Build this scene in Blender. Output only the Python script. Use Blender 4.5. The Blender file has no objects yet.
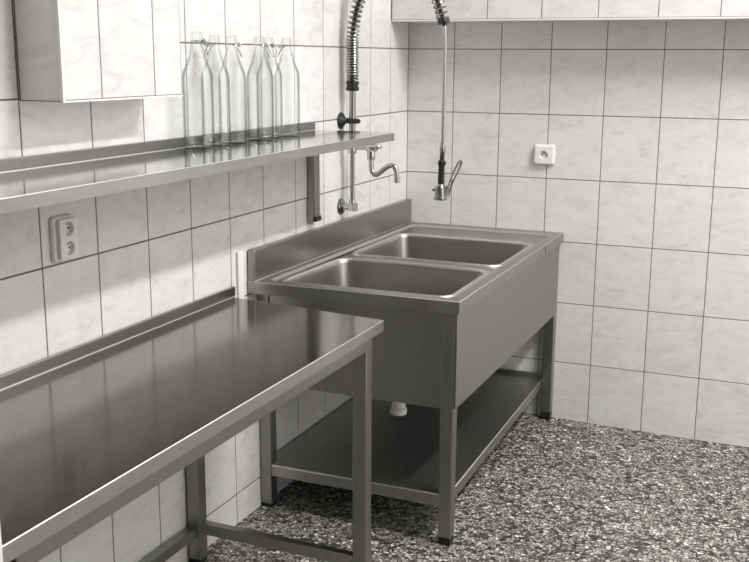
import bpy, bmesh, math, random
from mathutils import Vector, Matrix
random.seed(7)
PI = math.pi
sc = bpy.context.scene
COL = sc.collection

# ------------------------------------------------------------------ camera
yaw, pitch, roll = -.4007, -.2136, .0059
cy_, sy_, cp_, sp_ = math.cos(yaw), math.sin(yaw), math.cos(pitch), math.sin(pitch)
fw = Vector((sy_*cp_, cy_*cp_, sp_)); rt = Vector((cy_, -sy_, 0)); up = rt.cross(fw)
r2 = rt*math.cos(roll) + up*math.sin(roll); u2 = -rt*math.sin(roll) + up*math.cos(roll)
cam_data = bpy.data.cameras.new('camera'); cam = bpy.data.objects.new('camera', cam_data); COL.objects.link(cam)
M = Matrix((r2, u2, -fw)).transposed().to_4x4(); M.translation = Vector((1.5592, -4.0204, 1.4319))
cam.matrix_world = M
cam_data.sensor_fit = 'HORIZONTAL'; cam_data.sensor_width = 36; cam_data.lens = 1028.4/749*36
cam_data.clip_start = .05
sc.camera = cam

# ------------------------------------------------------------------ world, lamps, exposure
w = bpy.data.worlds.new('world'); sc.world = w; w.use_nodes = True
w.node_tree.nodes['Background'].inputs[0].default_value = (1, 1, 1, 1)
w.node_tree.nodes['Background'].inputs[1].default_value = .12

def area(name, loc, sx, sy, power, col=(1, .97, .93), rot=(0, 0, 0)):
    l = bpy.data.lights.new(name, 'AREA'); l.shape = 'RECTANGLE'; l.size = sx; l.size_y = sy
    l.energy = power; l.color = col
    o = bpy.data.objects.new(name, l); COL.objects.link(o); o.location = loc; o.rotation_euler = rot
    return o
area('tube_lamp_light', (2.4, -1.4, 3.265), .2, 1.2, 80, (1, .99, .982))
area('rear_fill_light', (2.3, -4.6, 3.265), .16, 1.3, 8, (1, .985, .97))  # added fill from behind the camera, evens out the back wall
area('right_fill_light', (3.06, -1.5, 1.0), 1.4, 1.8, 5, (.97, .985, 1), (0, PI/2, 0))  # added soft fill at the right wall, no window is built there
sc.view_settings.view_transform = 'Standard'
sc.view_settings.look = 'None'
sc.view_settings.exposure = .60
sc.view_settings.gamma = 1
sc.cycles.transparent_max_bounces = 64
sc.view_settings.use_curve_mapping = False

# ------------------------------------------------------------------ materials
def mat(name, base=(.8, .8, .8), rough=.5, metal=0., **kw):
    m = bpy.data.materials.new(name); m.use_nodes = True
    b = m.node_tree.nodes['Principled BSDF']
    b.inputs['Base Color'].default_value = (*base, 1); b.inputs['Roughness'].default_value = rough
    b.inputs['Metallic'].default_value = metal
    for k, v in kw.items(): b.inputs[k.replace('_', ' ')].default_value = v
    return m
def nodes(m): return m.node_tree.nodes, m.node_tree.links, m.node_tree.nodes['Principled BSDF']
def ramp(N, stops):
    r = N.new('ShaderNodeValToRGB'); e = r.color_ramp.elements
    e[0].position, e[0].color = stops[0][0], (*stops[0][1], 1)
    e[1].position, e[1].color = stops[-1][0], (*stops[-1][1], 1)
    for p, c in stops[1:-1]:
        x = e.new(p); x.color = (*c, 1)
    return r
def steel(name, base, r0, r1, stretch=(2, 60, 60), bump=.02, blotch=.12):
    m = mat(name, base, r0, 1.0); N, L, B = nodes(m)
    tc = N.new('ShaderNodeTexCoord'); mp = N.new('ShaderNodeMapping'); mp.inputs['Scale'].default_value = stretch
    L.new(tc.outputs['Object'], mp.inputs['Vector'])
    n = N.new('ShaderNodeTexNoise'); n.inputs['Scale'].default_value = 6; n.inputs['Detail'].default_value = 3
    L.new(mp.outputs[0], n.inputs['Vector'])
    n2 = N.new('ShaderNodeTexNoise'); n2.inputs['Scale'].default_value = 5; n2.inputs['Detail'].default_value = 5
    L.new(tc.outputs['Object'], n2.inputs['Vector'])
    mr = N.new('ShaderNodeMapRange'); mr.inputs['From Min'].default_value = .3; mr.inputs['From Max'].default_value = .7
    mr.inputs['To Min'].default_value = r0; mr.inputs['To Max'].default_value = r1; mr.clamp = False
    B.inputs['Roughness'].default_value = (r0+r1)/2
    mx = N.new('ShaderNodeMixRGB'); mx.blend_type = 'MULTIPLY'; mx.inputs[0].default_value = 1
    mx.inputs[1].default_value = (*base, 1)
    rp = ramp(N, [(.3, (1-blotch,)*3), (.7, (1, 1, 1))]); L.new(n.outputs[0], rp.inputs[0]); L.new(rp.outputs[0], mx.inputs[2])
    L.new(mx.outputs[0], B.inputs['Base Color'])
    return m
STEEL = steel('brushed_steel', (.36, .353, .34), .26, .36)
STEEL_V = steel('brushed_steel_panel', (.34, .333, .318), .3, .4, (60, 60, 2))
STEEL_TOP = steel('worn_steel_table_top', (.235, .226, .217), .10, .17, (25, 4, 25), .06, .2)
STEEL_SH = steel('steel_shelf_sheet', (.46, .455, .44), .07, .14, (40, 2, 40))
STEEL_SINK = steel('sink_steel', (.38, .372, .355), .28, .38, (4, 30, 30))
CHROME = mat('chrome', (.52, .52, .52), .08, 1.0)
CHROME_DULL = mat('dull_chrome', (.34, .34, .335), .2, 1.0)
SPRING = mat('spring_steel', (.30, .30, .30), .22, 1.0)
STEEL_U = steel('undershelf_steel', (.42, .41, .39), .34, .42, (25, 4, 25), 0, .25)
STEEL_L = steel('lighter_folded_steel', (.52, .51, .49), .3, .4, (30, 6, 30), 0, .12)
EDGE = mat('edge_highlight_metal', (.85, .84, .82), .42, 1.0)  # bright colour stands in for light caught along folded edges and beads
SPRAYH = mat('braided_metal', (.45, .45, .44), .42, 1.0)
RIM = mat('rim_highlight_metal', (.60, .59, .57), .46, 1.0)  # lighter colour paints the glint on the rolled sink rims and edges
BLACK = mat('black_plastic', (.012, .012, .012), .4)
RUBBER = mat('black_rubber', (.02, .02, .02), .6)
HOSE = mat('black_hose', (.03, .03, .03), .45)
WHITE_PL = mat('white_plastic', (.8, .79, .76), .35)
WHITE_PT = mat('white_paint', (.78, .77, .75), .5)
CERAM = mat('white_ceramic', (.72, .72, .70), .25)
REDR = mat('pale_rubber_gasket', (.45, .42, .4), .6)
DARKH = mat('socket_hole', (.02, .02, .02), .6)
BRASS = mat('pin_metal', (.5, .5, .48), .3, 1.0)
GREYW = mat('grey_rear_wall', (.20, .195, .19), .7)
CEILM = mat('ceiling_paint', (.7, .69, .67), .8)

def tile_mat():
    m = mat('glazed_tile', (.7, .68, .67), .22); N, L, B = nodes(m)
    tc = N.new('ShaderNodeTexCoord')
    att = N.new('ShaderNodeAttribute'); att.attribute_name = 'tile_rand'
    vm = N.new('ShaderNodeVectorMath'); vm.operation = 'MULTIPLY_ADD'
    L.new(att.outputs['Color'], vm.inputs[0]); vm.inputs[1].default_value = (7, 7, 7); L.new(tc.outputs['Object'], vm.inputs[2])
    n = N.new('ShaderNodeTexNoise'); n.inputs['Scale'].default_value = 10; n.inputs['Detail'].default_value = 8; n.inputs['Distortion'].default_value = 1.1
    n.inputs['Roughness'].default_value = .6
    mp = N.new('ShaderNodeMapping'); mp.inputs['Rotation'].default_value = (0.7, .7, .5); mp.inputs['Scale'].default_value = (1, 1, 2.2)
    L.new(vm.outputs[0], mp.inputs[0]); L.new(mp.outputs[0], n.inputs['Vector'])
    r = ramp(N, [(.30, (.66, .625, .605)), (.42, (.715, .695, .685)), (.55, (.75, .745, .74)), (.75, (.765, .76, .758))])
    L.new(n.outputs[0], r.inputs[0])
    n3 = N.new('ShaderNodeTexNoise'); n3.inputs['Scale'].default_value = 3; n3.inputs['Detail'].default_value = 6; n3.inputs['Distortion'].default_value = 2.5
    L.new(mp.outputs[0], n3.inputs['Vector'])
    r3 = ramp(N, [(.46, (1, 1, 1)), (.5, (.955, .945, .94)), (.54, (1, 1, 1))]); L.new(n3.outputs[0], r3.inputs[0])
    mx = N.new('ShaderNodeMixRGB'); mx.blend_type = 'MULTIPLY'; mx.inputs[0].default_value = .8
    L.new(r.outputs[0], mx.inputs[1]); L.new(r3.outputs[0], mx.inputs[2])
    hs = N.new('ShaderNodeHueSaturation'); mr = N.new('ShaderNodeMapRange')
    sx = N.new('ShaderNodeSeparateColor'); L.new(att.outputs['Color'], sx.inputs[0]); L.new(sx.outputs[1], mr.inputs[0])
    mr.inputs['To Min'].default_value = .975; mr.inputs['To Max'].default_value = 1.015
    L.new(mr.outputs[0], hs.inputs['Value']); L.new(mx.outputs[0], hs.inputs['Color']); L.new(hs.outputs[0], B.inputs['Base Color'])
    bp = N.new('ShaderNodeBump'); bp.inputs['Strength'].default_value = .06; bp.inputs['Distance'].default_value = .004
    L.new(n.outputs[0], bp.inputs['Height']); L.new(bp.outputs[0], B.inputs['Normal'])
    return m
TILE = tile_mat()
GROUT = mat('grey_grout', (.15, .145, .14), .9)

def floor_mat():
    m = mat('chip_terrazzo', (.3, .3, .3), .55); N, L, B = nodes(m)
    tc = N.new('ShaderNodeTexCoord')
    nz = N.new('ShaderNodeTexNoise'); nz.inputs['Scale'].default_value = 60; nz.inputs['Detail'].default_value = 2
    L.new(tc.outputs['Object'], nz.inputs['Vector'])
    ad = N.new('ShaderNodeVectorMath'); ad.operation = 'MULTIPLY_ADD'; ad.inputs[1].default_value = (.012,)*3
    L.new(nz.outputs['Color'], ad.inputs[0]); L.new(tc.outputs['Object'], ad.inputs[2])
    def vor(scale, feat, rnd=1):
        v = N.new('ShaderNodeTexVoronoi'); v.feature = feat; v.inputs['Scale'].default_value = scale; v.inputs['Randomness'].default_value = rnd
        L.new(ad.outputs[0], v.inputs['Vector']); return v
    v = vor(80, 'F1'); e = vor(80, 'DISTANCE_TO_EDGE')
    sp = N.new('ShaderNodeSeparateColor'); L.new(v.outputs['Color'], sp.inputs[0])
    r = ramp(N, [(0, (.035, .033, .029)), (.15, (.11, .105, .093)), (.35, (.27, .26, .238)), (.7, (.41, .395, .36)), (.88, (.54, .52, .475)), (1, (.85, .83, .77))])
    L.new(sp.outputs[0], r.inputs[0])
    re = ramp(N, [(.03, (.08, .077, .072)), (.17, (1, 1, 1))]); L.new(e.outputs['Distance'], re.inputs[0])
    mx = N.new('ShaderNodeMixRGB'); mx.blend_type = 'MULTIPLY'; mx.inputs[0].default_value = 1
    L.new(r.outputs[0], mx.inputs[1]); L.new(re.outputs[0], mx.inputs[2])
    n2 = N.new('ShaderNodeTexNoise'); n2.inputs['Scale'].default_value = 350; L.new(tc.outputs['Object'], n2.inputs['Vector'])
    r2_ = ramp(N, [(.35, (.7,)*3), (.65, (1.15,)*3)]); L.new(n2.outputs[0], r2_.inputs[0])
    m2 = N.new('ShaderNodeMixRGB'); m2.blend_type = 'MULTIPLY'; m2.inputs[0].default_value = .7
    L.new(mx.outputs[0], m2.inputs[1]); L.new(r2_.outputs[0], m2.inputs[2])
    L.new(m2.outputs[0], B.inputs['Base Color'])
    bp = N.new('ShaderNodeBump'); bp.inputs['Strength'].default_value = .5; bp.inputs['Distance'].default_value = .002
    L.new(re.outputs[0], bp.inputs['Height']); L.new(bp.outputs[0], B.inputs['Normal'])
    return m
FLOOR = floor_mat()
def glass_mat():
    m = bpy.data.materials.new('clear_glass'); m.use_nodes = True; N, L = m.node_tree.nodes, m.node_tree.links
    N.clear(); out = N.new('ShaderNodeOutputMaterial'); mx = N.new('ShaderNodeMixShader'); t = N.new('ShaderNodeBsdfTransparent'); g = N.new('ShaderNodeBsdfGlossy')
    g.inputs['Roughness'].default_value = .03; g.inputs['Color'].default_value = (1, 1, 1, 1)
    fr = N.new('ShaderNodeMapRange'); pw = N.new('ShaderNodeMath'); pw.operation = 'POWER'; pw.inputs[1].default_value = 4; fr.inputs['To Min'].default_value = .04; fr.inputs['To Max'].default_value = .35
    lw = N.new('ShaderNodeLayerWeight'); lw.inputs['Blend'].default_value = .5
    rp = ramp(N, [(0, (.99, .993, .99)), (.40, (.975, .98, .975)), (.58, (.86, .875, .863)), (.78, (.66, .685, .668)), (1, (.30, .33, .31))])
    L.new(lw.outputs['Facing'], rp.inputs[0]); L.new(rp.outputs[0], t.inputs[0])
    L.new(lw.outputs['Facing'], pw.inputs[0]); L.new(pw.outputs[0], fr.inputs[0])
    L.new(fr.outputs[0], mx.inputs[0]); L.new(t.outputs[0], mx.inputs[1]); L.new(g.outputs[0], mx.inputs[2]); L.new(mx.outputs[0], out.inputs[0])
    return m
GLASS = glass_mat()

# ------------------------------------------------------------------ helpers
def empty(name, loc, label=None, cat=None, group=None):
    o = bpy.data.objects.new(name, None); COL.objects.link(o); o.location = loc; o.empty_display_size = .05
    tag(o, label, cat, group); return o
def tag(o, label=None, cat=None, group=None, kind=None):
    if label: o['label'] = label
    if cat: o['category'] = cat
    if group: o['group'] = group
    if kind: o['kind'] = kind
    return o
WORLD = {}
def origin(o):
    v = Vector((0, 0, 0))
    while o is not None:
        v += Vector(o.location); o = o.parent
    return v
def obj(name, bm, m, parent=None, smooth=35, bevel=0, label=None, org=None, edge=False):
    """links a bmesh given in world coordinates as one mesh object"""
    po = origin(parent) if parent else Vector((0, 0, 0))
    if org is None:
        org = po if parent else Vector((0, 0, 0))
    org = Vector(org)
    bmesh.ops.remove_doubles(bm, verts=bm.verts, dist=1e-6)
    bmesh.ops.recalc_face_normals(bm, faces=bm.faces)
    for v in bm.verts: v.co -= org
    me = bpy.data.meshes.new(name); bm.to_mesh(me); bm.free()
    ms = list(m) if isinstance(m, (list, tuple)) else [m]
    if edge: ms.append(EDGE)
    for x in ms: me.materials.append(x)
    if smooth:
        me.shade_smooth(); me.set_sharp_from_angle(angle=math.radians(smooth))
    o = bpy.data.objects.new(name, me); COL.objects.link(o)
    if parent: o.parent = parent
    o.location = org - po
    if bevel:
        b = o.modifiers.new('bevel', 'BEVEL'); b.width = bevel; b.segments = 3; b.limit_method = 'ANGLE'; b.angle_limit = math.radians(40)
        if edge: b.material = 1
    if label: o['label'] = label
    return o
def box(bm, x0, x1, y0, y1, z0, z1, mi=0):
    vs = [bm.verts.new(p) for p in ((x0, y0, z0), (x1, y0, z0), (x1, y1, z0), (x0, y1, z0), (x0, y0, z1), (x1, y0, z1), (x1, y1, z1), (x0, y1, z1))]
    for f in ((0, 3, 2, 1), (4, 5, 6, 7), (0, 1, 5, 4), (1, 2, 6, 5), (2, 3, 7, 6), (3, 0, 4, 7)):
        bm.faces.new([vs[i] for i in f]).material_index = mi
    return vs
def hexa(bm, pts):
    vs = [bm.verts.new(p) for p in pts]
    for f in ((0, 3, 2, 1), (4, 5, 6, 7), (0, 1, 5, 4), (1, 2, 6, 5), (2, 3, 7, 6), (3, 0, 4, 7)): bm.faces.new([vs[i] for i in f])
def bx(*a):
    bm = bmesh.new(); box(bm, *a); return bm
def loopv(bm, pts): return [bm.verts.new(p) for p in pts]
def bridge(bm, a, b, closed=True, mi=0):
    n = len(a)
    for i in range(n if closed else n-1):
        j = (i+1) % n
        f = bm.faces.new((a[i], a[j], b[j], b[i])); f.material_index = mi
def frame(d):
    d = d.normalized(); a = Vector((0, 0, 1)) if abs(d.z) < .9 else Vector((1, 0, 0))
    x = d.cross(a).normalized(); return x, d.cross(x).normalized()
def lathe(bm, prof, c=(0, 0, 0), axis=(0, 0, 1), n=24, cap=True, mi=0):
    """prof: list of (r, h) along axis"""
    c = Vector(c); ax = Vector(axis).normalized(); x, y = frame(ax); loops = []
    for r, h in prof:
        loops.append(loopv(bm, [c + ax*h + (x*math.cos(2*PI*k/n) + y*math.sin(2*PI*k/n))*max(r, 1e-5) for k in range(n)]))
    for a, b in zip(loops, loops[1:]): bridge(bm, a, b, mi=mi)
    if cap:
        bm.faces.new(loops[0]).material_index = mi; bm.faces.new(loops[-1]).material_index = mi
def catmull(pts, seg=8):
    P = [Vector(p) for p in pts]; P = [P[0]*2-P[1]] + P + [P[-1]*2-P[-2]]; out = []
    for i in range(1, len(P)-2):
        for s in range(seg):
            t = s/seg; a, b, c, d = P[i-1:i+3]
            out.append(.5*((2*b) + (c-a)*t + (2*a-5*b+4*c-d)*t*t + (3*b-a-3*c+d)*t**3))
    out.append(P[-2]); return out
def tube(bm, pts, r, n=12, cap=True, closed=False):
    P = [Vector(p) for p in pts]; m = len(P); loops = []
    T = []
    for i in range(m):
        a = P[(i-1) % m] if (closed or i > 0) else P[i]; b = P[(i+1) % m] if (closed or i < m-1) else P[i]
        T.append((b-a).normalized())
    x, y = frame(T[0])
    for i in range(m):
        t = T[i]; x = (x - t*x.dot(t)).normalized(); y = t.cross(x)
        rr = r[i] if isinstance(r, (list, tuple)) else r
        loops.append(loopv(bm, [P[i] + (x*math.cos(2*PI*k/n)+y*math.sin(2*PI*k/n))*rr for k in range(n)]))
    for a, b in zip(loops, loops[1:]): bridge(bm, a, b)
    if closed: bridge(bm, loops[-1], loops[0])
    elif cap: bm.faces.new(loops[0]); bm.faces.new(loops[-1])
def rrect(x0, x1, y0, y1, r, n=8):
    """rounded rectangle, 4*(n+1) points"""
    out = []
    for cx, cy, a0 in ((x1-r, y1-r, 0), (x0+r, y1-r, PI/2), (x0+r, y0+r, PI), (x1-r, y0+r, 1.5*PI)):
        for k in range(n+1):
            a = a0 + PI/2*k/n; out.append((cx+r*math.cos(a), cy+r*math.sin(a)))
    return out

# ------------------------------------------------------------------ the setting: tiled walls
def tiles(name, rects, place, nrm, back_rects, gap=.0034, parent=None, kind='structure', extra=None):
    """rects: (a0,a1,b0,b1) of every tile in wall coordinates; place(a,b,h) -> world point h in front of the wall"""
    bm = bmesh.new(); cl = bm.loops.layers.float_color.new('tile_rand')
    for a0, a1, b0, b1 in rects:
        g = gap/2; k = .0007; h = .0006
        if a1-a0 < 3*g or b1-b0 < 3*g: continue
        c = (random.random(), random.random(), random.random(), 1)
        lo = loopv(bm, [place(*p) for p in ((a0+g, b0+g, 0), (a1-g, b0+g, 0), (a1-g, b1-g, 0), (a0+g, b1-g, 0))])
        q = g+k
        hi = loopv(bm, [place(*p) for p in ((a0+q, b0+q, h), (a1-q, b0+q, h), (a1-q, b1-q, h), (a0+q, b1-q, h))])
        fs = [bm.faces.new(hi)]
        for i in range(4): fs.append(bm.faces.new((lo[i], lo[(i+1) % 4], hi[(i+1) % 4], hi[i])))
        for f in fs:
            f.material_index = 0
            if f.normal.dot(nrm) == 0: f.normal_update()
            for l in f.loops: l[cl] = c
    for f in list(bm.faces): f.normal_update()
    for a0, a1, b0, b1 in back_rects:
        d = -.05
        v = [place(*p) for p in ((a0, b0, 0), (a1, b0, 0), (a1, b1, 0), (a0, b1, 0))]
        w_ = [place(*p) for p in ((a0, b0, d), (a1, b0, d), (a1, b1, d), (a0, b1, d))]
        vs = loopv(bm, v+w_)
        for f in ((0, 1, 2, 3), (7, 6, 5, 4), (0, 4, 5, 1), (1, 5, 6, 2), (2, 6, 7, 3), (3, 7, 4, 0)):
            bm.faces.new([vs[i] for i in f]).material_index = 1
    if extra: extra(bm)
    return obj(name, bm, [TILE, GROUT, WHITE_PL], parent, smooth=0)
def grid(A, B):
    return [(A[i], A[i+1], B[j], B[j+1]) for i in range(len(A)-1) for j in range(len(B)-1)]

ZC = 3.35; XR = 3.1; YB = -6.0
# joints measured tile by tile
XJ = [0.0, .1985, .3935, .594, .8065, 1.02, 1.2285] + [1.2285+.2075*k for k in range(1, 9)] + [XR]
ZB = [-.033, .2205, .4685, .7185, .9685, 1.2185, 1.4685, 1.7185, 1.9685, 2.2185, 2.4685, ZC]
o = tiles('wall_back', grid(XJ, ZB), lambda a, b, h: (a, -h, b), Vector((0, -1, 0)), [(-.05, XR+.05, -.12, ZC)])
tag(o, kind='structure')
YJ = [0, -.191, -.389, -.603, -.798, -1.012, -1.230, -1.432, -1.637, -1.838, -2.043, -2.240]
YJ2 = YJ + [-2.240-.2066*k for k in range(1, 18)] + [YB]
ZL = [-.02, .100, .350, .600, .7185, .9685]
rects = [(-b, -a, c, d) for a, b, c, d in grid([y for y in YJ2], ZL)]
rects = [(min(a, b), max(a, b), c, d) for a, b, c, d in [( -x[0], -x[1], x[2], x[3]) for x in rects]]
# rows from the socket row up to the box and ceiling
ZU = [.9685, 1.2185, 1.4685, 1.7185, 1.9685, 2.2185, 2.4685, ZC]
for i in range(len(YJ2)-1):
    y1, y0 = YJ2[i], YJ2[i+1]
    if y0 > -9 and y0 < -8: pass
    for j in range(len(ZU)-1):
        a, b = ZU[j], ZU[j+1]
        ya, yb = y0, y1
        if j >= 1:
            if abs(y0+2.240) < 1e-6: ya = -2.280
            if abs(y1+2.240) < 1e-6: yb = -2.280
            if yb <= -2.279:          # left of the box the rows are cut at another height
                a2 = [1.2185, 1.342, 1.592, 1.842, 2.092, 2.342, 2.592, ZC][j]
                b = [0, 1.342, 1.592, 1.842, 2.092, 2.342, 2.592][j]; a = [0, 1.2185, 1.342, 1.592, 1.842, 2.092, 2.342][j]
                rects.append((ya, yb, a, b)); continue
        rects.append((ya, yb, a, b))
for i in range(len(YJ2)-1):
    if YJ2[i] <= -2.279+.03 and YJ2[i+1] < -2.29: rects.append((YJ2[i+1], min(YJ2[i], -2.280), 2.592, ZC))
o = tiles('wall_left', rects, lambda a, b, h: (h, a, b), Vector((1, 0, 0)), gap=.0042, back_rects=[(YB, 0, -.12, ZC)])
tag(o, kind='structure')
# plain walls out of view
o = obj('wall_right', bx(XR, XR+.05, YB, 0, -.12, ZC), WHITE_PT, smooth=0); tag(o, kind='structure')
o = obj('wall_front', bx(-.05, XR+.05, YB-.05, YB, -.12, ZC), GREYW, smooth=0); tag(o, kind='structure')
o = obj('ceiling', bx(-.05, XR+.05, YB-.05, .05, ZC, ZC+.05), CEILM, smooth=0); tag(o, kind='structure')
def fz(x, y): return -.009 - .018*x - .007*y       # the floor falls gently towards a drain
bm = bmesh.new(); hexa(bm, [(x, y, fz(x, y)-h) for h in (.1, 0) for x, y in ((-.05, YB-.05), (XR+.05, YB-.05), (XR+.05, .05), (-.05, .05))])
o = obj('floor', bm, FLOOR, smooth=0); tag(o, kind='structure')

# tiled boxing under the ceiling along the back wall
SZ, SY = 1.571, -.19
def sof(bm):
    # white edge profile along the lower front edge, and the plain underside
    box(bm, .003, XR, SY-.003, SY+.010, SZ, SZ+.006, 2)
XS = [0.003, .188, .39, .597, .805, 1.016, 1.225] + [1.225+.2075*k for k in range(1, 9)] + [XR]
bm_rects = grid(XS, [SZ+.006, SZ+.26, SZ+.51, SZ+.76, SZ+1.01, ZC])
o = tiles('wall_back_soffit', bm_rects, lambda a, b, h: (a, SY-h, b), Vector((0, -1, 0)), [], extra=lambda bm: (sof(bm), box(bm, .003, XR, SY, -.003, SZ+.001, ZC, 1), box(bm, .003, XR, SY+.003, -.003, SZ, SZ+.0012, 2)))
o.name = 'trim_2'; tag(o, kind='structure')
# tiled box on the left wall
BX, BY0, BY1, BZ = .117, -2.279, -1.838, 1.338
def bex(bm):
    box(bm, .003, BX, BY0, BY1, BZ+.001, ZC, 1)
    box(bm, .003, BX-.001, BY0+.002, BY1-.002, BZ, BZ+.0012, 2)
    box(bm, BX-.004, BX+.003, BY0-.003, BY1, BZ-.001, BZ+.003, 2)      # white edge profile, bottom
    box(bm, BX-.004, BX+.003, BY0-.003, BY0+.005, BZ+.003, ZC, 2)      # white edge profile, corner
rf = grid([BY0+.005, -2.150, -1.951, BY1], [BZ+.003, 1.592, 1.842, 2.092, 2.342, 2.592, ZC])
o = tiles('trim_3', rf, lambda a, b, h: (BX+h, a, b), Vector((1, 0, 0)), [], extra=bex)
tag(o, kind='structure')
re_ = grid([.004, BX-.004], [BZ+.001, 1.592, 1.842, 2.092, 2.342, 2.592, ZC])
bm_e = tiles('trim_4', re_, lambda a, b, h: (a, BY0-h, b), Vector((0, -1, 0)), [])
tag(bm_e, kind='structure')
# narrow white casing strip on the wall beside the sink
o = obj('trim_1', bx(.0012, .009, -1.404, -1.372, .70, .862), WHITE_PT, bevel=.002); tag(o, kind='structure')

# ------------------------------------------------------------------ work table
T = empty('work_table', (.26, -2.2, 0), 'long low stainless steel work table with square legs along the left wall', 'table')
TZ = .738; tx0, tx1 = .006, .530
yR0, yR1, yL = -1.455, -1.524, -2.974
def table_top():
    bm = bmesh.new()
    # sheet
    hexa(bm, [(tx0, yL, TZ-.003), (tx1, yL, TZ-.003), (tx1, yR1, TZ-.003), (tx0, yR0, TZ-.003), (tx0, yL, TZ), (tx1, yL, TZ), (tx1, yR1, TZ), (tx0, yR0, TZ)])
    return bm
def table_skirt():
    bm = bmesh.new()
    d = .030; t = .003
    hexa(bm, [(tx1-t, yL, TZ-d), (tx1, yL, TZ-d), (tx1, yR1, TZ-d), (tx1-t, yR1, TZ-d), (tx1-t, yL, TZ-t), (tx1, yL, TZ-t), (tx1, yR1, TZ-t), (tx1-t, yR1, TZ-t)])
    hexa(bm, [(tx0, yR0-t, TZ-d), (tx1, yR1-t, TZ-d), (tx1, yR1, TZ-d), (tx0, yR0, TZ-d), (tx0, yR0-t, TZ-t), (tx1, yR1-t, TZ-t), (tx1, yR1, TZ-t), (tx0, yR0, TZ-t)])
    box(bm, tx0, tx1, yL, yL+t, TZ-d, TZ-t)
    box(bm, tx0, tx0+t, yL, yR0, TZ-d, TZ-t)
    return bm
obj('table_top', table_top(), STEEL_TOP, T, bevel=.0028, edge=True)
obj('table_skirt', table_skirt(), STEEL_L, T)
obj('upstand', bx(tx0, tx0+.012, yL, -1.44, TZ, TZ+.029), STEEL, T, bevel=.0015)
obj('weld_bead', bx(tx0+.012, tx0+.0145, yL, -1.44, TZ, TZ+.0018), EDGE, T)
obj('frame_rail', bx(tx1-.045, tx1-.008, -2.93, -1.585, TZ-.064, TZ-.031), STEEL, T, bevel=.002)
obj('frame_rail', bx(.010, .045, -2.93, -1.68, TZ-.064, TZ-.031), STEEL, T, bevel=.002)
def sqleg(x0, y0, z1, name='leg', parent=T, s=.040, z0=.018):
    l = obj(name, bx(x0, x0+s, y0, y0+s, z0, z1), STEEL_V, parent, bevel=.003)
    obj('foot_cap', bx(x0+.0015, x0+s-.0015, y0+.0015, y0+s-.0015, fz(x0+s/2, y0+s/2), z0), BLACK, l, bevel=.002, label='black plastic foot cap')
    return l
sqleg(.481, -1.622, TZ-.031)
sqleg(.006, -1.715, TZ-.031)
sqleg(.481, -2.93, TZ-.031)
sqleg(.006, -2.93, TZ-.031)
bm = bmesh.new(); hexa(bm, [(.045, -1.712, .101), (.481, -1.618, .045), (.481, -1.590, .045), (.045, -1.684, .101), (.045, -1.712, .133), (.481, -1.618, .077), (.481, -1.590, .077), (.045, -1.684, .133)])
obj('stretcher', bm, STEEL, T, bevel=.002)
obj('stretcher', bx(.010, .038, -2.90, -1.715, .090, .122), STEEL, T, bevel=.002)
obj('stretcher', bx(.046, .481, -2.925, -2.895, .09, .122), STEEL, T, bevel=.002)
bm = bmesh.new(); hexa(bm, [(.045, -1.705, TZ-.06), (.49, -1.61, TZ-.06), (.49, -1.585, TZ-.06), (.045, -1.68, TZ-.06), (.045, -1.705, TZ-.031), (.49, -1.61, TZ-.031), (.49, -1.585, TZ-.031), (.045, -1.68, TZ-.031)])
obj('frame_rail', bm, STEEL, T, bevel=.002)

# white cupboard standing against the near end of the table
CB = empty('cupboard', (.28, -3.3, 0), 'white cupboard edge beside the near end of the steel work table', 'cupboard')
obj('cabinet_body', bx(.01, .528, -3.6, -2.979, .08, .92), WHITE_PT, CB, bevel=.003)
obj('cabinet_door', bx(.529, .545, -3.597, -2.980, .09, .91), WHITE_PT, CB, bevel=.003)
obj('plinth', bx(.03, .50, -3.58, -2.98, fz(.2, -3.3), .08), WHITE_PT, CB, bevel=.002)

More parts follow.
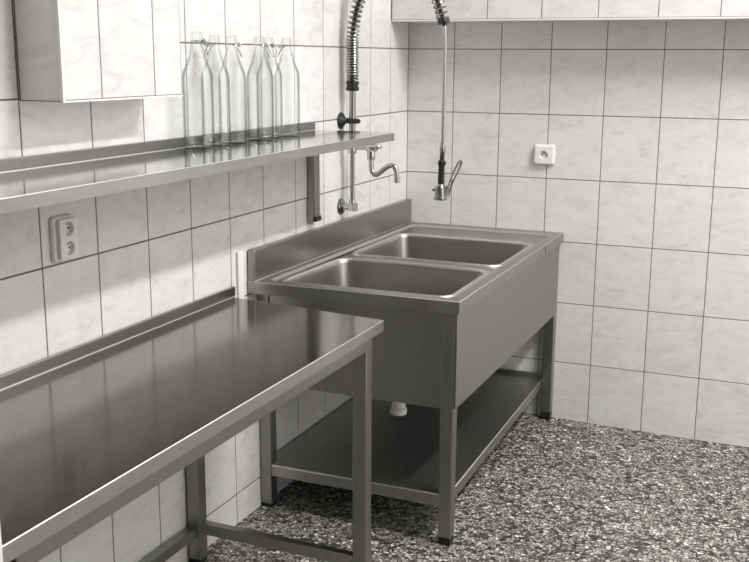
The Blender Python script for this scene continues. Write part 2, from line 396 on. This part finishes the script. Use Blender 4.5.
# ------------------------------------------------------------------ sink unit
S = empty('sink_unit', (.33, -.65, 0), 'stainless steel double basin sink on a frame in the corner', 'sink')
HZ = .757; sx0, sx1, sy0, sy1 = .004, .675, -1.314, -.006
def ringpts(x0, x1, y0, y1, r, z): return [(p[0], p[1], z) for p in rrect(x0, x1, y0, y1, r)]
def deck():
    bm = bmesh.new()
    L = [loopv(bm, ringpts(sx0, sx1, sy0, sy1, .0006, HZ-.037)),
         loopv(bm, ringpts(sx0, sx1, sy0, sy1, .0006, HZ-.002)),
         loopv(bm, ringpts(sx0+.002, sx1-.002, sy0+.002, sy1-.002, .0006, HZ)),
         loopv(bm, ringpts(.046, sx1-.032, -1.274, -.052, .030, HZ)),
         loopv(bm, ringpts(.050, sx1-.036, -1.270, -.056, .028, HZ-.0015)),
         loopv(bm, ringpts(.056, sx1-.040, -1.264, -.062, .024, HZ-.009)),
         loopv(bm, ringpts(.060, sx1-.043, -1.260, -.066, .022, HZ-.010))]
    for k, (a, b) in enumerate(zip(L, L[1:])): bridge(bm, a, b, mi=1 if k in (1, 3, 4) else 0)
    dz = HZ-.010
    # well floor, split in three strips: basin half, basin half, tap ledge
    X0, X1 = .060, sx1-.043
    def cornered(x0, x1, y0, y1, r4, z, n=8):
        out = []
        for (cx, cy, a0), r in zip(((x1, y1, 0), (x0, y1, PI/2), (x0, y0, PI), (x1, y0, 1.5*PI)), r4):
            sxn = -1 if cx == x1 else 1; syn = -1 if cy == y1 else 1
            for k in range(n+1):
                a = a0+PI/2*k/n; out.append((cx+sxn*r+r*math.cos(a), cy+syn*r+r*math.sin(a), z))
        return out
    e = 1e-4
    for (y0, y1, r4, b) in ((-1.260, -.785, (e, e, .022, .022), (.068, .627, -1.253, -.812)), (-.785, -.066, (.022, .022, e, e), (.066, .627, -.748, -.245))):
        out = loopv(bm, cornered(X0, X1, y0, y1, r4, dz))
        bx0, bx1, by0, by1 = b
        seq = [(0, 0, .050), (.002, .0045, .050), (.006, .006, .048), (.011, .0045, .046), (.015, -.002, .045), (.018, -.012, .044), (.026, -.21, .044), (.034, -.245, .048), (.055, -.262, .040), (.10, -.270, .03)]
        prev = out
        for k, (off, z, r) in enumerate(seq):
            cur = loopv(bm, ringpts(bx0+off, bx1-off, by0+off, by1-off, r, dz+z)); bridge(bm, prev, cur, mi=1 if 0 < k < 5 else 0); prev = cur
        cx, cy = (.382 if y0 < -1 else .382), (by0+by1)/2
        # funnel to the drain
        n = len(prev); ang = [math.atan2(v.co.y-cy, v.co.x-cx) for v in prev]
        for rr, z in ((.045, -.278), (.040, -.281)):
            cur = loopv(bm, [(cx+rr*math.cos(a), cy+rr*math.sin(a), dz+z) for a in ang]); bridge(bm, prev, cur); prev = cur
    return bm
def lean(bm):      # the near left corner of the top sits a little further out and higher
    for v in bm.verts:
        f = max(0, 1-v.co.x/.67)*max(0, min(1, (-.9-v.co.y)/.4)) if v.co.z > .70 else 0
        v.co.y -= .030*f; v.co.z += .006*f
    return bm
obj('sink_top', lean(deck()), [STEEL_SINK, RIM], S, smooth=40)
for cy in (-1.0325, -.495):
    bm = bmesh.new(); lathe(bm, [(.0405, -.003), (.0405, .001), (.034, .001), (.030, -.004), (.004, -.004), (.004, -.0035)], (.382, cy, HZ-.291), n=32)
    dr = obj('drain', bm, CHROME, S)
    bm = bmesh.new(); lathe(bm, [(.0225, .155), (.0225, .02)], (.382, cy, .292-.0), n=24); lathe(bm, [(.026, .0), (.028, .004), (.028, .024), (.026, .028)], (.382, cy, .275), n=24)
    bm2 = bmesh.new(); lathe(bm2, [(.0225, .01), (.0225, .17)], (.382, cy, .293), n=24, cap=True)
    lathe(bm2, [(.020, 0), (.026, .001), (.0275, .005), (.0275, .020), (.0235, .025)], (.382, cy, .290), n=24)
    bm.free()
    obj('drain_fitting', bm2, WHITE_PL, S, label='white plastic drain fitting')
# splashback along the left wall
bm = bmesh.new(); box(bm, .004, .027, -1.312, -.010, HZ-.001, HZ+.098); lean(bm)
obj('splashback', bm, STEEL_SINK, S, bevel=.0035)
obj('edge_seam', bx(sx1-.0002, sx1+.0008, -.305, -.299, HZ-.036, HZ-.010), RUBBER, S, smooth=0)
bm = bmesh.new(); box(bm, .027, .0295, -1.310, -.010, HZ, HZ+.0018); lean(bm); obj('weld_bead', bm, EDGE, S)
# aprons
obj('apron', bx(.048, .616, -1.287, -1.280, .422, HZ-.037), STEEL_V, S, bevel=.001)
obj('apron', bx(.6555, .6615, -1.287, -.010, .426, HZ-.037), STEEL_V, S, bevel=.001)
obj('apron', bx(.048, .616, -.016, -.010, .422, HZ-.037), STEEL_V, S, bevel=.001)
for x0, y0 in ((.614, -1.287), (.621, -.046), (.003, -1.285), (.003, -.046)):
    sqleg(x0, y0, HZ-.037, parent=S, s=.040, z0=.012)
# undershelf
bm = bmesh.new()
def pl4(pts, z0, z1): hexa(bm, [(x, y, z) for z in (z0, z1) for x, y in pts])
pl4([(.010, -1.283), (.641, -1.283), (.620, -.014), (.010, -.014)], .147, .150)
box(bm, .044, .614, -1.283, -1.280, .112, .147); pl4([(.638, -1.247), (.641, -1.247), (.620, -.047), (.617, -.047)], .112, .147)
box(bm, .044, .618, -.017, -.014, .112, .168); box(bm, .010, .013, -1.245, -.047, .112, .147)
obj('undershelf', bm, STEEL_U, S, bevel=.0012, edge=True)
# rivets on the near apron
bm = bmesh.new()
RV = None
for x, z in ((.425, .640), (.535, .580), (.535, .437), (.628, .69), (.645, .52)):
    bm = bmesh.new(); lathe(bm, [(.002, 0), (.0015, -.0012)], (x, -1.2868, z), (0, 1, 0), n=8)
    obj('rivet', bm, CHROME_DULL, S)

# ------------------------------------------------------------------ wall shelf
W = empty('wall_shelf', (.15, -2.0, 1.195), 'long stainless steel wall shelf with glass bottles standing on it', 'shelf')
WZ = 1.195
bm = bmesh.new()
xf, yr, yl = .300, -.890, -3.0
box(bm, .004, xf, yl, yr, WZ-.002, WZ)
box(bm, xf-.002, xf, yl, yr, WZ-.026, WZ-.002)
box(bm, .004, xf, yr-.002, yr, WZ-.026, WZ-.002); box(bm, .004, xf, yl, yl+.002, WZ-.026, WZ-.002)
box(bm, xf-.02, xf-.002, yl, yr, WZ-.026, WZ-.024)
obj('shelf_board', bm, STEEL_SH, W, bevel=.0009, edge=True)
obj('upstand', bx(.004, .014, yl, yr, WZ, WZ+.027), STEEL, W, bevel=.0012)
obj('weld_bead', bx(.014, .0158, yl, yr, WZ, WZ+.0014), EDGE, W)
for y in (-.930, -2.75):
    b = obj('bracket', bx(.0035, .030, y, y+.040, .905, WZ-.026), STEEL_V, W, bevel=.002)
    obj('end_cap', bx(.0045, .034, y+.001, y+.044, .888, .905), BLACK, b, bevel=.002, label='black plastic end cap')
    obj('wall_plate', bx(.0035, .026, y-.004, y-.001, .880, .955), STEEL, b, bevel=.001)
    obj('bracket_arm', bx(.030, xf-.02, y+.008, y+.032, WZ-.024, WZ-.003), STEEL, b, bevel=.002)

# ------------------------------------------------------------------ bottles
def bottle_mesh(r):
    bm = bmesh.new(); k = r/.04
    out = [(0.0, .003), (r*.55, .002), (r*.86, 0), (r*.97, .003), (r, .010), (r, .185), (r*.985, .193), (r*.93, .203), (.0245*k, .236), (.0165, .262), (.0140, .275), (.0135, .287), (.0150, .290), (.0150, .297), (.0135, .300), (.0130, .306), (.0115, .3075)]
    inn = [(.0100, .3065), (.0095, .300), (.0098, .280), (.0125, .262), (.0215*k, .234), (r-.0045, .200), (r-.0026, .186), (r-.0026, .014), (r*.80, .008), (r*.4, .010), (0.0, .012)]
    lathe(bm, out+inn, n=40, cap=False)
    return bm
def swing_wire():
    bm = bmesh.new()
    # ring round the neck and the bail swung open, hanging down one side
    tube(bm, [(.0158*math.cos(a), .0158*math.sin(a), .284) for a in [2*PI*i/24 for i in range(24)]], .0010, 6, closed=True)
    bail = [(0, -.0165, .284), (.010, -.0165, .280), (.019, -.0135, .268), (.0265, -.007, .252), (.028, 0, .248), (.0265, .007, .252), (.019, .0135, .268), (.010, .0165, .280), (0, .0165, .284)]
    tube(bm, catmull(bail, 5), .0011, 6)
    tube(bm, catmull([(.012, -.0160, .279), (.017, -.008, .286), (.018, 0, .288), (.017, .008, .286), (.012, .0160, .279)], 4), .0010, 6)
    return bm
def stopper():
    bm = bmesh.new(); lathe(bm, [(.002, 0), (.0050, .002), (.0050, .007), (.0065, .0075), (.0065, .010), (.005, .012), (.002, .013)], (.018, 0, .280), (.75, 0, .66), n=20); return bm
def gasket():
    bm = bmesh.new(); lathe(bm, [(.0030, -.001), (.0052, -.001), (.0056, .0015), (.0052, .003), (.0030, .003)], (.018, 0, .280), (.75, 0, .66), n=20); return bm
B0 = empty('glass_bottle', (0, 0, 0))
obj('glass_body', bottle_mesh(.0395), GLASS, B0, smooth=50)
wo = obj('wire_bail', swing_wire(), CHROME_DULL, B0, label='thin wire swing-top bail hanging open')
st = obj('stopper', stopper(), CERAM, B0)
obj('gasket', gasket(), REDR, st)
def copy_tree(o, parent=None):
    c = o.copy(); COL.objects.link(c); c.parent = parent
    for ch in list(o.children): copy_tree(ch, c)
    return c
BL = [(199.5, .060, 200, 'empty clear swing-top bottle, the leftmost of six on the steel shelf', .97 ),
      (216, .058, -15, 'empty clear swing-top bottle, second from the left on the steel shelf'),
      (232, .057, -10, 'empty clear swing-top bottle, third from the left, right one of the left trio'),
      (259.5, .075, 0, 'empty clear swing-top bottle, fourth from left, leftmost of the right-hand trio'),
      (268.5, .054, 60, 'empty clear swing-top bottle tucked behind and between the two outer bottles of the right-hand trio'),
      (286, .066, 200, 'empty clear swing-top bottle, rightmost of six, nearest the shelf end')]
BPOS = [(.062, -1.680), (.059, -1.588), (.058, -1.498), (.075, -1.372), (.053, -1.276), (.066, -1.188)]
ROT = [15, 190, 25, 20, 80, 205]
for i, (b, (x, y)) in enumerate(zip(BL, BPOS)):
    o = B0 if i == 0 else copy_tree(B0)
    o.location = (x, y, WZ+.0005); o.rotation_euler = (0, 0, math.radians(ROT[i]))
    tag(o, b[3], 'bottle', 'swing-top glass bottles on the wall shelf')
    o.scale = (1.02, 1.02, .975) if i == 0 else (.97, .97, .955)

# ------------------------------------------------------------------ pre-rinse tap
PX, PY = .047, -.66
A = empty('prerinse_tap', (0.003, PY, .906), 'chrome pre-rinse spray tap with sprung hose mounted on the tiled left wall', 'tap')
bm = bmesh.new(); lathe(bm, [(.031, 0), (.030, .003), (.022, .008), (.012, .010), (.012, .012)], (.0025, PY, .906), (1, 0, 0), n=32)
obj('rosette', bm, CHROME_DULL, A)
bm = bmesh.new(); lathe(bm, [(.0105, 0), (.0105, .030), (.013, .031), (.013, .040)], (.010, PY, .906), (1, 0, 0), n=20)
box(bm, PX-.013, PX+.016, PY-.014, PY+.014, .892, .920)
lathe(bm, [(.012, 0), (.012, .012), (.0105, .016)], (PX, PY, .919), n=20)
obj('elbow', bm, CHROME, A, bevel=.002)
bm = bmesh.new(); tube(bm, [(PX, PY, .925), (PX, PY, 1.112)], .0085, 20); tube(bm, [(PX, PY, 1.13), (PX, PY, 1.325)], .0115, 20)
obj('riser_pipe', bm, CHROME_DULL, A)
# mixer body under the shelf end
bm = bmesh.new(); lathe(bm, [(.0145, -.014), (.016, -.010), (.016, .016), (.0135, .020)], (PX, PY, 1.112), n=24)
lathe(bm, [(.010, 0), (.010, .05), (.013, .052), (.014, .060), (.014, .088), (.011, .092)], (PX+.004, PY, 1.122), (1, 0, 0), n=24)
obj('valve_body', bm, CHROME, A)
bm = bmesh.new(); tube(bm, catmull([(PX+.090, PY, 1.122), (PX+.103, PY, 1.125), (PX+.112, PY-.002, 1.126)], 6), [.006]*13, 12)
lathe(bm, [(.004, 0), (.0085, .004), (.0095, .015), (.0085, .028), (.004, .032)], (PX+.080, PY-.004, 1.124), (1, -.1, .1), n=20)
obj('tap_handle', bm, CHROME, A)
bm = bmesh.new(); sp_pts = catmull([(.120, PY, 1.100), (.1205, PY, 1.060), (.124, PY, 1.036), (.140, PY, 1.027), (.165, PY, 1.044), (.188, PY, 1.060), (.206, PY, 1.060), (.216, PY, 1.043), (.219, PY, 1.016)], 8)
tube(bm, sp_pts, .0095, 16); lathe(bm, [(.0135, 0), (.0150, .003), (.0150, .030), (.012, .036)], (.120, PY, 1.078), n=20); lathe(bm, [(.008, -.002), (.0115, 0), (.0115, .018), (.0095, .020)], (.219, PY, 1.004), n=20)
obj('spout', bm, CHROME, A)
# black wall clamp
bm = bmesh.new(); lathe(bm, [(.030, 0), (.029, .004), (.018, .011), (.010, .018), (.009, .030)], (.0025, PY, 1.213), (1, 0, 0), n=28)
lathe(bm, [(.0125, -.009), (.0175, -.009), (.0180, -.006), (.0180, .006), (.0175, .009), (.0125, .009)], (PX, PY, 1.213), n=24, cap=False)
lathe(bm, [(.0122, -.009), (.0122, .009)], (PX, PY, 1.213), n=24, cap=False)
lathe(bm, [(.008, 0), (.0085, .012), (.006, .016)], (PX+.016, PY-.004, 1.213), (1, -.3, 0), n=16)
obj('wall_clamp', bm, BLACK, A, label='black plastic wall clamp')
bm = bmesh.new(); lathe(bm, [(.0118, -.004), (.020, -.004), (.0235, 0), (.0235, .009), (.0205, .010), (.0205, .018), (.0235, .019), (.0235, .026), (.020, .030), (.0118, .030)], (PX, PY, 1.322), n=28, cap=True)
obj('collar', bm, BLACK, A, label='black collar at the foot of the spring')
# the hose arc: up, over and down to the spray head
HX = .386
arc = [(PX, 1.350), (PX, 1.42), (PX, 1.500), (.058, 1.577), (.076, 1.632), (.112, 1.70), (.150, 1.765), (.205, 1.805), (.262, 1.790), (.305, 1.745), (.334, 1.69), (.357, 1.626), (.370, 1.590), (.381, 1.555)]
arc = catmull([(x, PY, z) for x, z in arc], 12)
bm = bmesh.new(); tube(bm, arc, .0078, 12); obj('hose', bm, HOSE, A)
def spring(path, R):
    L = [0]
    for a, b in zip(path, path[1:]): L.append(L[-1]+(b-a).length)
    tot = L[-1]; out = []; ph = 0; s = .002; ds = .0008; i = 0
    x, y = frame(path[1]-path[0]); lt = (path[1]-path[0]).normalized()
    while s < tot-.004:
        while L[i+1] < s: i += 1
        f = (s-L[i])/(L[i+1]-L[i]); p = path[i].lerp(path[i+1], f); t = (path[i+1]-path[i]).normalized()
        x = (x-t*x.dot(t)).normalized(); y = t.cross(x)
        out.append(p+(x*math.cos(ph)+y*math.sin(ph))*R)
        pitch_ = .0092 if s < .135 else (.0175 if s > .19 else .0092+(s-.135)/.055*.0083)
        step = 2*PI/12; ph += step; s += pitch_/12
    return out
bm = bmesh.new(); tube(bm, spring(arc, .0195), .0034, 6); obj('spring', bm, SPRING, A)
cdir = Vector((.28, 0, -1)).normalized()
bm = bmesh.new(); lathe(bm, [(.009, 0), (.020, 0), (.0205, .003), (.0205, .013), (.020, .016), (.008, .016)], (.379, PY, 1.562), tuple(cdir), n=24)
lathe(bm, [(.011, 0), (.009, .008), (.007, .009)], (.3835, PY, 1.547), tuple(cdir), n=16)
obj('hose_clamp', bm, BLACK, A, label='black clamp at the end of the spring')
bm = bmesh.new(); tube(bm, catmull([(.3845, PY, 1.546), (.388, PY, 1.49), (.389, PY, 1.35), (.3885, PY, 1.24), (.388, PY, 1.148)], 6), .0068, 14)
obj('spray_hose', bm, SPRAYH, A, label='thin braided metal spray hose')
bm = bmesh.new(); lathe(bm, [(.006, .040), (.0075, .034), (.0075, .028), (.0105, .022), (.0105, .004), (.009, 0), (.006, -.002)], (.387, PY, 1.112), n=20)
obj('ferrule', bm, CHROME_DULL, A)
bm = bmesh.new(); gp = [(.3865, PY, 1.112), (.386, PY, 1.100), (.3855, PY, 1.090), (.385, PY, 1.084), (.385, PY, 1.076), (.3845, PY, 1.066), (.384, PY, 1.04), (.3835, PY, 1.015), (.383, PY, .996)]
tube(bm, gp, [.007, .0085, .0085, .014, .014, .0105, .0115, .0118, .0105], 20)
obj('spray_grip', bm, BLACK, A, label='black rubber spray handle')
bm = bmesh.new(); tube(bm, [(.383, PY, 1.008), (.382, PY, 1.001), (.382, PY, .995), (.382, PY, .962)], [.011, .017, .0195, .0205], 24)
box(bm, .385, .407, PY-.012, PY+.010, .970, 1.000)
lathe(bm, [(.0195, 0), (.0235, -.002), (.0235, -.009), (.021, -.012)], (.382, PY, .963), n=28)
lathe(bm, [(.005, 0), (.005, .012)], (.400, PY-.002, .985), (1, 0, 0), n=12)
lathe(bm, [(.004, 0), (.006, .006), (.004, .010)], (.362, PY, .985), (-1, 0, 0), n=12)
obj('spray_head', bm, CHROME_DULL, A)
bm = bmesh.new(); tube(bm, catmull([(.405, PY-.004, .965), (.412, PY-.004, 1.000), (.428, PY-.004, 1.045), (.446, PY-.004, 1.082), (.451, PY-.004, 1.090), (.455, PY+.001, 1.088), (.451, PY+.006, 1.074), (.434, PY+.006, 1.035), (.420, PY+.006, 1.005), (.411, PY+.006, .968)], 6), .0036, 8)
box(bm, .398, .413, PY-.007, PY+.009, .960, .992)
obj('spray_lever', bm, CHROME, A, bevel=.001)

# ------------------------------------------------------------------ sockets
def circ(cx, cy, r, n=36):
    # starts at the +x/+y corner sequence like rrect: angle 0..2pi
    return [(cx+r*math.cos(2*PI*k/n), cy+r*math.sin(2*PI*k/n)) for k in range(n)]
def dens(pts, step=.003):
    out = []
    for i, p in enumerate(pts):
        q = pts[(i+1) % len(pts)]; n = max(1, int(math.hypot(q[0]-p[0], q[1]-p[1])/step))
        out += [(p[0]+(q[0]-p[0])*k/n, p[1]+(q[1]-p[1])*k/n) for k in range(n)]
    return out
def socket(name, P, units, hw, hh, loc, label, base_off, cat='socket'):
    """P(a,b,h): wall plane coordinates to world"""
    root = empty(name, P(0, 0, 0), label, cat)
    bm = bmesh.new(); pv = None
    for off, h, r in ((-.002, 0, .011), (-.002, .003, .011), (0, .0065, .010), (.0015, .0088, .009), (.004, .009, .007)):
        lp = [P(a+base_off[0], b+base_off[1], h) for a, b in rrect(-hw+off, hw-off, -hh+off, hh-off, r)]
        v = loopv(bm, lp)
        if pv: bridge(bm, pv, v)
        else: bm.faces.new(v)
        pv = v
    bm.faces.new(pv)
    obj('backbox', bm, WHITE_PL, root, smooth=50)
    n = len(units); uh = (hh-.006)*2/n; h0 = .0155
    bm = bmesh.new()
    for k, c in enumerate(units):
        b0 = -hh+.006+uh*k; b1 = b0+uh; a0, a1 = -hw+.006, hw-.006
        cyc = (b0+b1)/2; N = 36
        base = dens(rrect(a0, a1, b0, b1, .003, 3))
        R_ = .0168
        ang = [math.atan2(q[1]-cyc, q[0]) for q in base]
        L_ = [loopv(bm, [P(a, b, h0-.0085) for a, b in base]), loopv(bm, [P(a, b, h0+.004) for a, b in base]),
              loopv(bm, [P(R_*math.cos(t), cyc+R_*math.sin(t), h0+.0045) for t in ang]),
              loopv(bm, [P(R_*.95*math.cos(t), cyc+R_*.95*math.sin(t), h0+.0035) for t in ang]),
              loopv(bm, [P(R_*.90*math.cos(t), cyc+R_*.90*math.sin(t), h0-.0062) for t in ang])]
        for x, y in zip(L_, L_[1:]): bridge(bm, x, y)
        bm.faces.new(L_[-1])
    pl_ = obj('face_plate', bm, WHITE_PL, root, smooth=40)
    for k in range(n):
        cyc = -hh+.006+uh*(k+.5); R_ = .0168
        bm = bmesh.new()
        for s in (-1, 1):
            c = [P(s*.0095+.0028*math.cos(t), cyc+.0028*math.sin(t), h0-.0061) for t in [2*PI*i/12 for i in range(12)]]
            d = [P(s*.0095+.0028*math.cos(t), cyc+.0028*math.sin(t), h0-.0056) for t in [2*PI*i/12 for i in range(12)]]
            A_, B_ = loopv(bm, c), loopv(bm, d); bridge(bm, A_, B_); bm.faces.new(B_); bm.faces.new(A_)
        obj('socket_hole', bm, DARKH, pl_, smooth=0)
        bm = bmesh.new(); p0 = Vector(P(0, cyc+.0105, h0-.0062)); p1 = Vector(P(0, cyc+.0105, h0+.002)); tube(bm, [p0, p1], .0024, 10)
        obj('earth_pin', bm, BRASS, pl_)
    return root
# the recess must not be filled by the backbox: the backbox front sits behind the recess floor
def PB(a, b, h): return (.585+a, -.0025-h, 1.062+b)
def PLf(a, b, h): return (.0025+h, -2.170+a, 1.027+b)
def socket2(*a, **k): return socket(*a, **k)
socket('wall_socket', PB, [1], .0405, .0385, None, 'single white square wall socket on the back wall tiles right of the spray hose', (0, 0))
socket('double_wall_socket', PLf, [1, 1], .036, .051, None, 'double white wall socket on the left wall between shelf and work table', (-.004, 0))

# ------------------------------------------------------------------ lamps out of view
def fixture(x, y, z, ln, label, wd=.07, drop=True):
    r = empty('ceiling_light', (x, y, ZC), label, 'light')
    obj('lamp_housing', bx(x-wd, x+wd, y-ln/2, y+ln/2, z+.005, z+.05), WHITE_PT, r, bevel=.004)
    if drop:
        for dy in (-.5, .5):
            bm = bmesh.new(); tube(bm, [(x, y+dy, z+.05), (x, y+dy, ZC)], .004, 8); obj('hanging_rod', bm, CHROME_DULL, r)
    return r
fixture(2.4, -1.4, 3.27, 1.4, 'white tube lamp hanging from the ceiling beside the sink')
fixture(2.3, -4.6, 3.27, 1.4, 'unseen white tube lamp added at the rear of the kitchen as fill')  # housing added to go with the rear fill light
